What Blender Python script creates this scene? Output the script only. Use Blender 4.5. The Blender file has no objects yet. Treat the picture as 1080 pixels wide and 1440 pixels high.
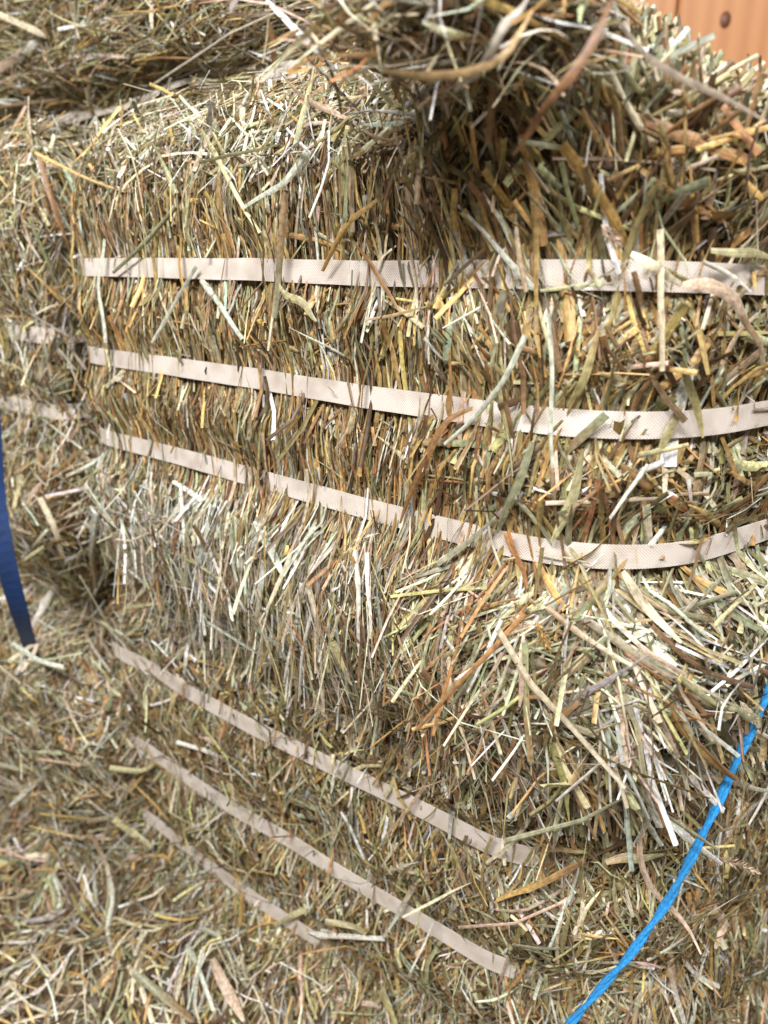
import bpy, math
import numpy as np
from mathutils import Vector
from mathutils.bvhtree import BVHTree

# ------------------------------------------------------------------ camera
scene = bpy.context.scene
col = scene.collection
PITCH = math.radians(19.0)
FPX = 1040.0                                   # focal length in photograph pixels (1080 x 1440)
cam_d = bpy.data.cameras.new('camera')
cam = bpy.data.objects.new('camera', cam_d)
col.objects.link(cam)
cam.location = (0, 0, 0)
cam.rotation_euler = (math.pi / 2 - PITCH, 0, 0)
cam_d.sensor_fit = 'VERTICAL'
cam_d.sensor_height = 36.0
cam_d.lens = 26.0
cam_d.clip_start = 0.01
cam_d.clip_end = 60
cam_d.dof.use_dof = True
cam_d.dof.focus_distance = 0.56
cam_d.dof.aperture_fstop = 4.6
scene.camera = cam

# ------------------------------------------------------------------ light of the barn
world = bpy.data.worlds.new('World')
scene.world = world
world.use_nodes = True
bg = world.node_tree.nodes['Background']
bg.inputs[0].default_value = (1.0, 0.95, 0.88, 1)
bg.inputs[1].default_value = 0.10


def area(name, loc, target, sx, sy, power, colr):
    d = bpy.data.lights.new(name, 'AREA')
    d.shape = 'RECTANGLE'
    d.size, d.size_y = sx, sy
    d.energy = power
    d.color = colr
    o = bpy.data.objects.new(name, d)
    col.objects.link(o)
    o.location = loc
    o.rotation_euler = (Vector(target) - Vector(loc)).to_track_quat('-Z', 'Y').to_euler()
    return o


area('ceiling_lamp', (-0.80, -0.78, 1.52), (-0.05, 0.6, -0.2), 1.5, 0.22, 134, (1.0, 0.98, 0.96))
area('ceiling_lamp', (0.95, -0.60, 1.55), (0.2, 0.6, -0.2), 1.5, 0.22, 68, (1.0, 0.98, 0.96))


vs = scene.view_settings
vs.view_transform = 'Standard'
vs.look = 'None'
vs.exposure = -0.2
vs.gamma = 1.0
vs.use_curve_mapping = False
scene.render.engine = 'CYCLES'
cy = scene.cycles
cy.max_bounces = 7
cy.diffuse_bounces = 5
cy.glossy_bounces = 2
cy.transmission_bounces = 4
cy.transparent_max_bounces = 4
cy.use_denoising = True
cy.caustics_reflective = False
cy.caustics_refractive = False

rng = np.random.default_rng(7)


# ------------------------------------------------------------------ helpers
def ray(u, v):
    """direction of the photograph's pixel (1080 x 1440)"""
    cx, cyy = (u - 540) / FPX, -(v - 720) / FPX
    c, s = math.cos(PITCH), math.sin(PITCH)
    return Vector((cx, c + s * cyy, -s + c * cyy))


def sm(a, b, x):
    t = np.clip((x - a) / (b - a), 0, 1)
    return t * t * (3 - 2 * t)


_lat = {}


def vn(x, y, seed):
    """smooth value noise, about -1 .. 1"""
    if seed not in _lat:
        _lat[seed] = np.random.default_rng(1000 + seed).uniform(-1, 1, (64, 64))
    g = _lat[seed]
    x = np.asarray(x, float); y = np.asarray(y, float)
    xi = np.floor(x).astype(int); yi = np.floor(y).astype(int)
    fx = x - xi; fy = y - yi
    fx = fx * fx * (3 - 2 * fx); fy = fy * fy * (3 - 2 * fy)
    a = g[xi % 64, yi % 64]; b = g[(xi + 1) % 64, yi % 64]
    c = g[xi % 64, (yi + 1) % 64]; d = g[(xi + 1) % 64, (yi + 1) % 64]
    return (a * (1 - fx) + b * fx) * (1 - fy) + (c * (1 - fx) + d * fx) * fy


def mat_new(name):
    m = bpy.data.materials.new(name)
    m.use_nodes = True
    nt = m.node_tree
    nt.nodes.clear()
    out = nt.nodes.new('ShaderNodeOutputMaterial')
    return m, nt, out


def N(nt, kind, **kw):
    n = nt.nodes.new(kind)
    for k, v in kw.items():
        setattr(n, k, v)
    return n


# ------------------------------------------------------------------ materials
def hay_material():
    m, nt, out = mat_new('hay')
    at = N(nt, 'ShaderNodeAttribute', attribute_name='tint')
    tc = N(nt, 'ShaderNodeTexCoord')
    no = N(nt, 'ShaderNodeTexNoise')
    no.inputs['Scale'].default_value = 260
    no.inputs['Detail'].default_value = 3
    nt.links.new(tc.outputs['Object'], no.inputs['Vector'])
    mr = N(nt, 'ShaderNodeMapRange')
    mr.inputs[1].default_value = 0.3; mr.inputs[2].default_value = 0.7
    mr.inputs[3].default_value = 0.62; mr.inputs[4].default_value = 1.25
    nt.links.new(no.outputs[0], mr.inputs[0])
    mx = N(nt, 'ShaderNodeMix', data_type='RGBA', blend_type='MULTIPLY')
    mx.inputs[0].default_value = 1
    nt.links.new(at.outputs['Color'], mx.inputs[6])
    nt.links.new(mr.outputs[0], mx.inputs[7])
    # fibres run along each stalk: alpha holds the place across it, the tint itself seeds them
    sx = N(nt, 'ShaderNodeSeparateColor')
    nt.links.new(at.outputs['Color'], sx.inputs[0])
    ma = N(nt, 'ShaderNodeMath', operation='MULTIPLY'); ma.inputs[1].default_value = 7.0
    nt.links.new(at.outputs['Alpha'], ma.inputs[0])
    mb = N(nt, 'ShaderNodeMath', operation='MULTIPLY'); mb.inputs[1].default_value = 37.0
    nt.links.new(sx.outputs[0], mb.inputs[0])
    cb = N(nt, 'ShaderNodeCombineXYZ')
    nt.links.new(ma.outputs[0], cb.inputs[0]); nt.links.new(mb.outputs[0], cb.inputs[1])
    n2 = N(nt, 'ShaderNodeTexNoise'); n2.inputs['Scale'].default_value = 1.0; n2.inputs['Detail'].default_value = 1
    nt.links.new(cb.outputs[0], n2.inputs['Vector'])
    m3 = N(nt, 'ShaderNodeMapRange')
    m3.inputs[1].default_value = 0.3; m3.inputs[2].default_value = 0.7
    m3.inputs[3].default_value = 0.66; m3.inputs[4].default_value = 1.18
    nt.links.new(n2.outputs[0], m3.inputs[0])
    m4 = N(nt, 'ShaderNodeMix', data_type='RGBA', blend_type='MULTIPLY'); m4.inputs[0].default_value = 1
    nt.links.new(mx.outputs[2], m4.inputs[6]); nt.links.new(m3.outputs[0], m4.inputs[7])
    mx = m4
    p = N(nt, 'ShaderNodeBsdfPrincipled')
    p.inputs['Roughness'].default_value = 0.46
    p.inputs['Specular IOR Level'].default_value = 0.5
    nt.links.new(mx.outputs[2], p.inputs['Base Color'])
    tr = N(nt, 'ShaderNodeBsdfTranslucent')
    nt.links.new(mx.outputs[2], tr.inputs['Color'])
    ms = N(nt, 'ShaderNodeMixShader')
    ms.inputs[0].default_value = 0.11
    nt.links.new(p.outputs[0], ms.inputs[1])
    nt.links.new(tr.outputs[0], ms.inputs[2])
    nt.links.new(ms.outputs[0], out.inputs[0])
    return m


def core_material():
    m, nt, out = mat_new('packed_hay')
    tc = N(nt, 'ShaderNodeTexCoord')
    mp = N(nt, 'ShaderNodeMapping')
    mp.inputs['Scale'].default_value = (1, 1, 0.25)
    no = N(nt, 'ShaderNodeTexNoise')
    no.inputs['Scale'].default_value = 320
    no.inputs['Detail'].default_value = 4
    nt.links.new(tc.outputs['Object'], mp.inputs[0])
    nt.links.new(mp.outputs[0], no.inputs['Vector'])
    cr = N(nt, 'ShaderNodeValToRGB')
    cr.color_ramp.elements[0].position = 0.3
    cr.color_ramp.elements[0].color = (0.05, 0.03, 0.014, 1)  # darkened core colour paints in deep shade for the gaps between stalks
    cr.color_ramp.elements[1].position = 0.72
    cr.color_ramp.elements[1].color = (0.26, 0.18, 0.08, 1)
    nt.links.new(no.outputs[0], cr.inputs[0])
    p = N(nt, 'ShaderNodeBsdfPrincipled')
    p.inputs['Roughness'].default_value = 0.8
    nt.links.new(cr.outputs[0], p.inputs['Base Color'])
    bp = N(nt, 'ShaderNodeBump')
    bp.inputs['Strength'].default_value = 0.9
    bp.inputs['Distance'].default_value = 0.004
    nt.links.new(no.outputs[0], bp.inputs['Height'])
    nt.links.new(bp.outputs[0], p.inputs['Normal'])
    nt.links.new(p.outputs[0], out.inputs[0])
    return m


def woven_material(name, base, dirt, weave, depth, rough):
    """webbing: u runs along the strap in metres, v across"""
    m, nt, out = mat_new(name)
    uv = N(nt, 'ShaderNodeUVMap', uv_map='UVMap')
    w1 = N(nt, 'ShaderNodeTexWave', wave_type='BANDS', bands_direction='DIAGONAL')
    w1.inputs['Scale'].default_value = weave
    w1.inputs['Distortion'].default_value = 0.6
    w1.inputs['Detail'].default_value = 1
    nt.links.new(uv.outputs[0], w1.inputs['Vector'])
    mp = N(nt, 'ShaderNodeMapping')
    mp.inputs['Scale'].default_value = (1, -1, 1)
    nt.links.new(uv.outputs[0], mp.inputs[0])
    w2 = N(nt, 'ShaderNodeTexWave', wave_type='BANDS', bands_direction='DIAGONAL')
    w2.inputs['Scale'].default_value = weave
    w2.inputs['Distortion'].default_value = 0.6
    nt.links.new(mp.outputs[0], w2.inputs['Vector'])
    mm = N(nt, 'ShaderNodeMath', operation='MULTIPLY')
    nt.links.new(w1.outputs['Fac'], mm.inputs[0])
    nt.links.new(w2.outputs['Fac'], mm.inputs[1])
    tc = N(nt, 'ShaderNodeTexCoord')
    no = N(nt, 'ShaderNodeTexNoise')
    no.inputs['Scale'].default_value = 45
    no.inputs['Detail'].default_value = 5
    nt.links.new(tc.outputs['Object'], no.inputs['Vector'])
    mr = N(nt, 'ShaderNodeMapRange')
    mr.inputs[1].default_value = 0.42; mr.inputs[2].default_value = 0.75
    nt.links.new(no.outputs[0], mr.inputs[0])
    mx = N(nt, 'ShaderNodeMix', data_type='RGBA')
    mx.inputs[6].default_value = (*base, 1)
    mx.inputs[7].default_value = (*dirt, 1)
    nt.links.new(mr.outputs[0], mx.inputs[0])
    m2 = N(nt, 'ShaderNodeMapRange')
    m2.inputs[3].default_value = 0.86; m2.inputs[4].default_value = 1.05
    nt.links.new(mm.outputs[0], m2.inputs[0])
    mu = N(nt, 'ShaderNodeMix', data_type='RGBA', blend_type='MULTIPLY')
    mu.inputs[0].default_value = 1
    nt.links.new(mx.outputs[2], mu.inputs[6])
    nt.links.new(m2.outputs[0], mu.inputs[7])
    p = N(nt, 'ShaderNodeBsdfPrincipled')
    p.inputs['Roughness'].default_value = rough
    p.inputs['Specular IOR Level'].default_value = 0.35
    nt.links.new(mu.outputs[2], p.inputs['Base Color'])
    bp = N(nt, 'ShaderNodeBump')
    bp.inputs['Strength'].default_value = 0.7
    bp.inputs['Distance'].default_value = depth
    nt.links.new(mm.outputs[0], bp.inputs['Height'])
    nt.links.new(bp.outputs[0], p.inputs['Normal'])
    nt.links.new(p.outputs[0], out.inputs[0])
    return m


def twine_material():
    m, nt, out = mat_new('blue_twine')
    uv = N(nt, 'ShaderNodeUVMap', uv_map='UVMap')
    mp = N(nt, 'ShaderNodeMapping')
    mp.inputs['Scale'].default_value = (260, 14, 1)
    mp.inputs['Rotation'].default_value = (0, 0, 0)
    nt.links.new(uv.outputs[0], mp.inputs[0])
    no = N(nt, 'ShaderNodeTexNoise')
    no.inputs['Scale'].default_value = 1.0
    no.inputs['Detail'].default_value = 3
    nt.links.new(mp.outputs[0], no.inputs['Vector'])
    cr = N(nt, 'ShaderNodeValToRGB')
    cr.color_ramp.elements[0].position = 0.3
    cr.color_ramp.elements[0].color = (0.01, 0.13, 0.42, 1)
    cr.color_ramp.elements[1].position = 0.72
    cr.color_ramp.elements[1].color = (0.05, 0.40, 0.80, 1)
    nt.links.new(no.outputs[0], cr.inputs[0])
    p = N(nt, 'ShaderNodeBsdfPrincipled')
    p.inputs['Roughness'].default_value = 0.38
    nt.links.new(cr.outputs[0], p.inputs['Base Color'])
    nt.links.new(p.outputs[0], out.inputs[0])
    return m


def wood_material():
    m, nt, out = mat_new('pine_board')
    tc = N(nt, 'ShaderNodeTexCoord')
    oi = N(nt, 'ShaderNodeObjectInfo')
    ad = N(nt, 'ShaderNodeVectorMath', operation='ADD')
    nt.links.new(tc.outputs['Object'], ad.inputs[0])
    sc = N(nt, 'ShaderNodeVectorMath', operation='SCALE')
    sc.inputs[0].default_value = (3, 7, 5)
    nt.links.new(oi.outputs['Random'], sc.inputs['Scale'])
    nt.links.new(sc.outputs[0], ad.inputs[1])
    mp = N(nt, 'ShaderNodeMapping')
    mp.inputs['Scale'].default_value = (1, 1, 0.09)
    nt.links.new(ad.outputs[0], mp.inputs[0])
    wv = N(nt, 'ShaderNodeTexWave', wave_type='BANDS', bands_direction='X')
    wv.inputs['Scale'].default_value = 9
    wv.inputs['Distortion'].default_value = 5
    wv.inputs['Detail'].default_value = 3
    wv.inputs['Detail Scale'].default_value = 1.5
    nt.links.new(mp.outputs[0], wv.inputs['Vector'])
    cr = N(nt, 'ShaderNodeValToRGB')
    cr.color_ramp.elements[0].color = (0.40, 0.175, 0.066, 1)
    cr.color_ramp.elements[1].color = (0.46, 0.215, 0.085, 1)
    nt.links.new(wv.outputs['Fac'], cr.inputs[0])
    p = N(nt, 'ShaderNodeBsdfPrincipled')
    p.inputs['Roughness'].default_value = 0.5
    nt.links.new(cr.outputs[0], p.inputs['Base Color'])
    nt.links.new(p.outputs[0], out.inputs[0])
    return m


def plain(name, c, rough=0.8, scale=40):
    m, nt, out = mat_new(name)
    tc = N(nt, 'ShaderNodeTexCoord')
    no = N(nt, 'ShaderNodeTexNoise')
    no.inputs['Scale'].default_value = scale
    no.inputs['Detail'].default_value = 5
    nt.links.new(tc.outputs['Object'], no.inputs['Vector'])
    cr = N(nt, 'ShaderNodeValToRGB')
    cr.color_ramp.elements[0].color = (*[x * 0.65 for x in c], 1)
    cr.color_ramp.elements[1].color = (*[min(1, x * 1.3) for x in c], 1)
    nt.links.new(no.outputs[0], cr.inputs[0])
    p = N(nt, 'ShaderNodeBsdfPrincipled')
    p.inputs['Roughness'].default_value = rough
    nt.links.new(cr.outputs[0], p.inputs['Base Color'])
    nt.links.new(p.outputs[0], out.inputs[0])
    return m


HAY = hay_material()
CORE = core_material()
STRAP = woven_material('beige_webbing', (0.72, 0.65, 0.59), (0.50, 0.42, 0.35), 300, 0.0004, 0.30)
BLUEWEB = woven_material('navy_webbing', (0.010, 0.040, 0.15), (0.012, 0.03, 0.09), 240, 0.0004, 0.5)
TWINE = twine_material()
PINE = wood_material()
KNOT = plain('wood_knot', (0.13, 0.045, 0.02), 0.5, 90)
FLOOR = plain('dusty_concrete', (0.30, 0.26, 0.21), 0.9, 12)

# tints of single stalks: (colour, jitter)
TINTS = np.array([
    (0.62, 0.54, 0.38),    # 0 pale straw
    (0.72, 0.69, 0.61),    # 1 bleached
    (0.32, 0.32, 0.195),   # 2 grey green
    (0.29, 0.25, 0.11),  # 3 olive
    (0.44, 0.285, 0.105),    # 4 ochre
    (0.32, 0.17, 0.07),  # 5 rust
    (0.13, 0.08, 0.042),   # 6 brown
    (0.52, 0.54, 0.44),    # 7 silver green
    (0.55, 0.41, 0.30),    # 8 pinkish
    (0.49, 0.45, 0.25),    # 9 yellow green
])


# ------------------------------------------------------------------ mesh writers
def mesh_from(name, verts, quads, tint=None, smooth=True):
    me = bpy.data.meshes.new(name)
    nv, nq = len(verts), len(quads)
    me.vertices.add(nv)
    me.vertices.foreach_set('co', np.ascontiguousarray(verts, np.float32).ravel())
    me.loops.add(nq * 4)
    me.loops.foreach_set('vertex_index', np.ascontiguousarray(quads, np.int32).ravel())
    me.polygons.add(nq)
    me.polygons.foreach_set('loop_start', np.arange(0, nq * 4, 4, dtype=np.int32))
    me.polygons.foreach_set('loop_total', np.full(nq, 4, np.int32))
    me.polygons.foreach_set('use_smooth', np.full(nq, smooth, bool))
    if tint is not None:
        a = me.attributes.new('tint', 'FLOAT_COLOR', 'POINT')
        a.data.foreach_set('color', np.ascontiguousarray(tint, np.float32).ravel())
    me.update()
    me.validate()
    return me


def link(name, me, mat, parent=None):
    if mat is not None and me is not None:
        me.materials.append(mat)
    o = bpy.data.objects.new(name, me)
    col.objects.link(o)
    if parent is not None:
        o.parent = parent
    return o


def thing(name, label, cat, loc, group=None):
    o = bpy.data.objects.new(name, None)
    col.objects.link(o)
    o.location = loc
    o.empty_display_size = 0.05
    o['label'] = label
    o['category'] = cat
    if group:
        o['group'] = group
    return o


def ribbons(P, Nrm, width, fold, roll, taper):
    """P (n,K,3) spines, Nrm (n,K,3) facing; -> verts (n,K,3,3)"""
    T = np.gradient(P, axis=1)
    T /= np.linalg.norm(T, axis=2, keepdims=True) + 1e-9
    S = np.cross(T, Nrm)
    S /= np.linalg.norm(S, axis=2, keepdims=True) + 1e-9
    U = np.cross(S, T)
    r = roll if roll.ndim == 2 else roll[:, None]
    c, s = np.cos(r)[..., None], np.sin(r)[..., None]
    S2 = S * c + U * s
    U2 = U * c - S * s
    w = (width[:, None] * taper)[..., None]
    f = fold[:, None, None] * w
    V = np.stack([P - S2 * w * .5, P + U2 * f, P + S2 * w * .5], axis=2)
    return V


def ribbon_quads(n, K):
    base = np.arange(n)[:, None, None] * (K * 3)
    k = np.arange(K - 1)[None, :, None] * 3
    j = np.arange(2)[None, None, :]
    a = base + k + j
    return np.stack([a, a + 1, a + 4, a + 3], axis=-1).reshape(-1, 4)


def tints(n, weights, bright=None, jit=0.32, g=rng):
    w = np.asarray(weights, float)
    if w.ndim == 1:
        idx = g.choice(len(TINTS), n, p=w / w.sum())
    else:
        cw = np.cumsum(w, axis=1)
        idx = (g.random(n)[:, None] * cw[:, -1:] > cw).sum(1)
    c = TINTS[idx] * np.exp(g.normal(0, jit, (n, 1))) * np.exp(g.normal(0, 0.05, (n, 3)))
    if bright is not None:
        c = c * bright[:, None]
    return np.clip(c, 0.01, 0.85)


# ------------------------------------------------------------------ bales
def rounded(poly, rad):
    pts = []
    n = len(poly)
    poly = [np.array(p, float) for p in poly]
    for i in range(n):
        p, a, b = poly[i], poly[i - 1], poly[(i + 1) % n]
        da = (a - p) / np.linalg.norm(a - p)
        db = (b - p) / np.linalg.norm(b - p)
        A, B = p + da * rad[i], p + db * rad[i]
        for t in np.linspace(0, 1, 13):
            pts.append(A * (1 - t) ** 2 + 2 * p * t * (1 - t) + B * t * t)
    pts = np.array(pts)
    # dense resample, beginning at the first corner
    cl = np.vstack([pts, pts[:1]])
    d = np.r_[0, np.cumsum(np.linalg.norm(np.diff(cl, axis=0), axis=1))]
    L = d[-1]
    sgrid = np.linspace(0, L, 1200, endpoint=False)
    Q = np.stack([np.interp(sgrid, d, cl[:, 0]), np.interp(sgrid, d, cl[:, 1])], 1)
    k = np.argmin(np.linalg.norm(Q - poly[0], axis=1))
    Q = np.roll(Q, -k, axis=0)
    return sgrid, Q, L


class Bale:
    def __init__(self, poly, rad, prof, bump, seed):
        self.sg, self.Q, self.L = rounded(poly, rad)
        t = np.roll(self.Q, -1, 0) - np.roll(self.Q, 1, 0)
        for _ in range(14):
            t = (t + np.roll(t, 1, 0) + np.roll(t, -1, 0)) / 3
        t /= np.linalg.norm(t, axis=1, keepdims=True)
        self.nx, self.ny = t[:, 1], -t[:, 0]
        # profile (off, z), bottom to top, smoothed
        pr = np.array(prof, float)
        d = np.r_[0, np.cumsum(np.linalg.norm(np.diff(pr, axis=0), axis=1))]
        q = np.linspace(0, d[-1], 400)
        o, z = np.interp(q, d, pr[:, 0]), np.interp(q, d, pr[:, 1])
        ker = np.ones(15) / 15
        pad = lambda a: np.convolve(np.r_[np.full(7, a[0]), a, np.full(7, a[-1])], ker, 'valid')
        o, z = pad(pad(o)), pad(pad(z))
        q = np.r_[0, np.cumsum(np.hypot(np.diff(o), np.diff(z)))]
        self.qg, self.og, self.zg, self.QL = q, o, z, q[-1]
        to, tz = np.gradient(o), np.gradient(z)
        l = np.hypot(to, tz) + 1e-9
        self.Nn, self.Nz = tz / l, -to / l
        self.bump = bump
        self.seed = seed
        self.straps = []            # (z, half width)

    def z_of(self, q):
        return np.interp(q, self.qg, self.zg)

    def q_of_z(self, z):
        # outer wall only (monotone in z between bottom and top rims)
        i0, i1 = np.argmin(self.zg), np.argmax(self.zg)
        return np.interp(z, self.zg[i0:i1 + 1], self.qg[i0:i1 + 1])

    def foot(self, s):
        s = np.mod(s, self.L)
        I = lambda a: np.interp(s, np.r_[self.sg, self.L], np.r_[a, a[:1]])
        return I(self.Q[:, 0]), I(self.Q[:, 1]), I(self.nx), I(self.ny)

    def at(self, s, q, h, zhang=None):
        x, y, nx, ny = self.foot(s)
        o = np.interp(q, self.qg, self.og)
        z = np.interp(q, self.qg, self.zg)
        a = np.interp(q, self.qg, self.Nn)
        b = np.interp(q, self.qg, self.Nz)
        hh = h + self.bump(s, q, z)
        r = o + hh * a
        P = np.stack([x + nx * r, y + ny * r, z + hh * b], -1)
        Nm = np.stack([nx * a, ny * a, b], -1)
        return P, Nm

    def shell(self, depth, ns=150, nq=90):
        s = np.linspace(0, self.L, ns, endpoint=False)
        q = np.linspace(0, self.QL, nq)
        S, Qq = np.meshgrid(s, q, indexing='ij')
        P, _ = self.at(S, Qq, depth)
        V = P.reshape(-1, 3)
        i = np.arange(ns)[:, None]
        j = np.arange(nq - 1)[None]
        a = i * nq + j
        b = ((i + 1) % ns) * nq + j
        F = np.stack([a, b, b + 1, a + 1], -1).reshape(-1, 4)
        # caps close on the middle
        top = P[:, -1].mean(0); bot = P[:, 0].mean(0)
        k = len(V)
        V = np.vstack([V, top[None], bot[None]])
        ii = np.arange(0, ns, 2)
        Ft = np.stack([ii * nq + nq - 1, (ii + 1) % ns * nq + nq - 1, (ii + 2) % ns * nq + nq - 1, np.full(len(ii), k)], -1)
        Fb = np.stack([(ii + 2) % ns * nq, (ii + 1) % ns * nq, ii * nq, np.full(len(ii), k + 1)], -1)
        return V, np.vstack([F, Ft, Fb])

    def bvh(self, h=0.0):
        V, F = self.shell(h)
        return BVHTree.FromPolygons([tuple(v) for v in V], [tuple(f) for f in F])

    def blades(self, pr, K=4):
        """pr: dict of arrays -> verts, tint.  s,q centre; a angle from vertical; L,w; h0,tilt; bend; arch; roll; fold; leaf"""
        n = len(pr['s'])
        t = np.linspace(-.5, .5, K)[None]
        a, b, L = pr['a'][:, None], pr['bend'][:, None], pr['L'][:, None]
        s = pr['s'][:, None] + L * (t * np.sin(a) + b * t * t * .5 * np.cos(a))
        q = pr['q'][:, None] + L * (t * np.cos(a) - b * t * t * .5 * np.sin(a))
        h = pr['h0'][:, None] + pr['tilt'][:, None] * L * (t + .5) + pr['arch'][:, None] * L * (0.25 - t * t)
        h = h + pr.get('kink', np.zeros(n))[:, None] * L * np.abs(t - .1)
        q = np.clip(q, 0.0005, self.QL - 0.0005)
        z = self.z_of(q)
        over = pr['over'][:, None]
        touch = np.zeros(n, bool)
        for zs, hw in self.straps:
            dz = np.abs(z - zs)
            inb = dz < hw + 0.003
            touch |= (dz < hw + .008).any(1)
            # the hay is pinched in towards the strap
            lim = -.0045 + .32 * np.maximum(0, dz - hw - .003)
            h = np.where((dz < .032) & ~over, np.minimum(h, lim), h)
            h = np.where(inb & over, np.maximum(h, 0.0075), h)
        P, Nm = self.at(s, q, h)
        # stalks are stiff: pull each towards its own chord
        f = (t + .5)[..., None]
        chord = P[:, :1] * (1 - f) + P[:, -1:] * f
        k = np.where(touch, .36, .72)[:, None, None]
        P = P * (1 - k) + chord * k
        # hanging tips fall straight down instead of following the undercut
        hang = pr['hang'][:, None]
        if hang.any():
            kz = np.where(hang > 0, np.maximum(0, -(q - pr['q'][:, None])) * hang, 0)
            Ph, _ = self.at(s, np.maximum(q, pr['q'][:, None]), h)
            Ph[..., 2] -= kz
            P = np.where((hang > 0)[..., None], Ph, P)
        leaf = pr['leaf'][:, None]
        tp = np.where(leaf > 0, np.clip(1.05 - np.abs((t + .5) * 1.0 - .3) ** 1.6 * 1.6, .12, 1), 1.0)
        roll = pr['roll'][:, None] + pr.get('twist', np.zeros(n))[:, None] * t
        return ribbons(P, Nm, pr['w'], pr['fold'], roll, tp)


def vert_tint(tint, K, g=rng):
    n = len(tint)
    t = np.linspace(-.5, .5, K)[None, :, None]
    f = np.exp(g.normal(0, .28, n)[:, None, None] * t * 2)
    c = tint[:, None] * f
    k = (g.random(n) < .28)[:, None, None] * np.clip((t * np.sign(g.normal(0, 1, n))[:, None, None] + g.uniform(-.1, .4, n)[:, None, None]) * 2, 0, .75)
    c = c * (1 - k) + np.array((.30, .17, .08)) * k
    out = np.empty((n, K, 3, 4))
    out[..., :3] = np.clip(c, .01, .88)[:, :, None]
    out[..., 3] = np.array((0., .5, 1.))[None, None]
    return out.reshape(-1, 4)


def join(bale_obj, name, V, tint):
    n, K = V.shape[0], V.shape[1]
    tv = vert_tint(tint, K)
    o = link(name, mesh_from(name, V.reshape(-1, 3), ribbon_quads(n, K), tv), HAY, bale_obj)
    o['kind'] = 'stuff'
    return o


def singles(bale_obj, V, tint, name='hay_stalk', label=None):
    n, K = V.shape[0], V.shape[1]
    q = ribbon_quads(1, K)
    for i in range(n):
        tv = vert_tint(tint[i:i + 1], K)
        o = link(name, mesh_from(name, V[i].reshape(-1, 3), q, tv), HAY, bale_obj)


def strap_mesh(bale, zs, width, hfun, ns=420, thick=0.0008):
    s = np.linspace(0, bale.L, ns, endpoint=False)
    zc = zs - (.013 * sm(.58, .95, s) * (1 - sm(1.1, 1.5, s)) if zs == -.010 else 0) + 0.0016 * vn(s * 7, s * 0 + 3.3, bale.seed + 5) + 0.0003 * vn(s * 31, s * 0 + 1.3, bale.seed + 6)
    tilt = 0.0007 * vn(s * 14, s * 0 + 8.1, bale.seed + 7)
    rows = []
    x, y, nx, ny = bale.foot(s)
    o = np.interp(bale.q_of_z(np.full_like(s, zs)), bale.qg, bale.og)
    base = o + hfun(s) + bale.bump(s, bale.q_of_z(np.full_like(s, zs)), np.full_like(s, zs))
    # a taut strap spans the hollows: smooth the line
    ker = np.hanning(41); ker /= ker.sum()
    base = np.convolve(np.r_[base[-20:], base, base[:20]], ker, 'valid')
    for f, dh in ((-.5, 0), (.5, 0), (.5, -thick), (-.5, -thick)):
        r = base + dh + tilt * f * 2
        rows.append(np.stack([x + nx * r, y + ny * r, zc + f * width], -1))
    P = np.stack(rows, 1)
    m = P.shape[1]
    V = P.reshape(-1, 3)
    i = np.arange(ns)[:, None]; j = np.arange(m)[None]
    a = i * m + j; b = ((i + 1) % ns) * m + j
    a2 = i * m + (j + 1) % m; b2 = ((i + 1) % ns) * m + (j + 1) % m
    F = np.stack([a, b, b2, a2], -1).reshape(-1, 4)
    me = mesh_from('strap', V, F, smooth=False)
    uv = me.uv_layers.new(name='UVMap')
    fr = np.array([0, 1, 1, 0]) * width
    su = np.r_[s, bale.L]
    ua = np.stack([np.broadcast_to(su[:-1, None], (ns, m)), np.broadcast_to(su[1:, None], (ns, m)),
                   np.broadcast_to(su[1:, None], (ns, m)), np.broadcast_to(su[:-1, None], (ns, m))], -1)
    va = np.stack([np.broadcast_to(fr[None], (ns, m)), np.broadcast_to(fr[None], (ns, m)),
                   np.broadcast_to(np.roll(fr, -1)[None], (ns, m)), np.broadcast_to(np.roll(fr, -1)[None], (ns, m))], -1)
    uv.data.foreach_set('uv', np.stack([ua.ravel(), va.ravel()], -1).astype(np.float32).ravel())
    return me


def base_params(n, s, q, g):
    Z = np.zeros(n)
    return dict(s=s, q=q, a=Z.copy(), bend=g.normal(0, .35, n), L=Z + .04, w=Z + .0022, h0=g.uniform(-.014, 0, n),
                tilt=g.normal(0, .05, n), arch=g.normal(.02, .08, n), roll=g.normal(0, .5, n), fold=g.uniform(.12, .42, n),
                leaf=(g.random(n) < .45).astype(float), over=np.zeros(n, bool), hang=Z.copy(),
                twist=g.normal(0, .8, n), kink=np.where(g.random(n) < .12, g.normal(0, .5, n), 0))


def sub(pr, m):
    return {k: v[m] for k, v in pr.items()}


GROUP = 'strapped hay bales stacked against each other'
# plan of the front column: left front corner, near corner, right back, back
P0, P1, P2, P3 = (-.345, .838), (.148, .437), (.545, .70), (-.05, 1.19)
FRONT = math.hypot(P1[0] - P0[0], P1[1] - P0[1])       # front face runs s = 0 .. FRONT


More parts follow.
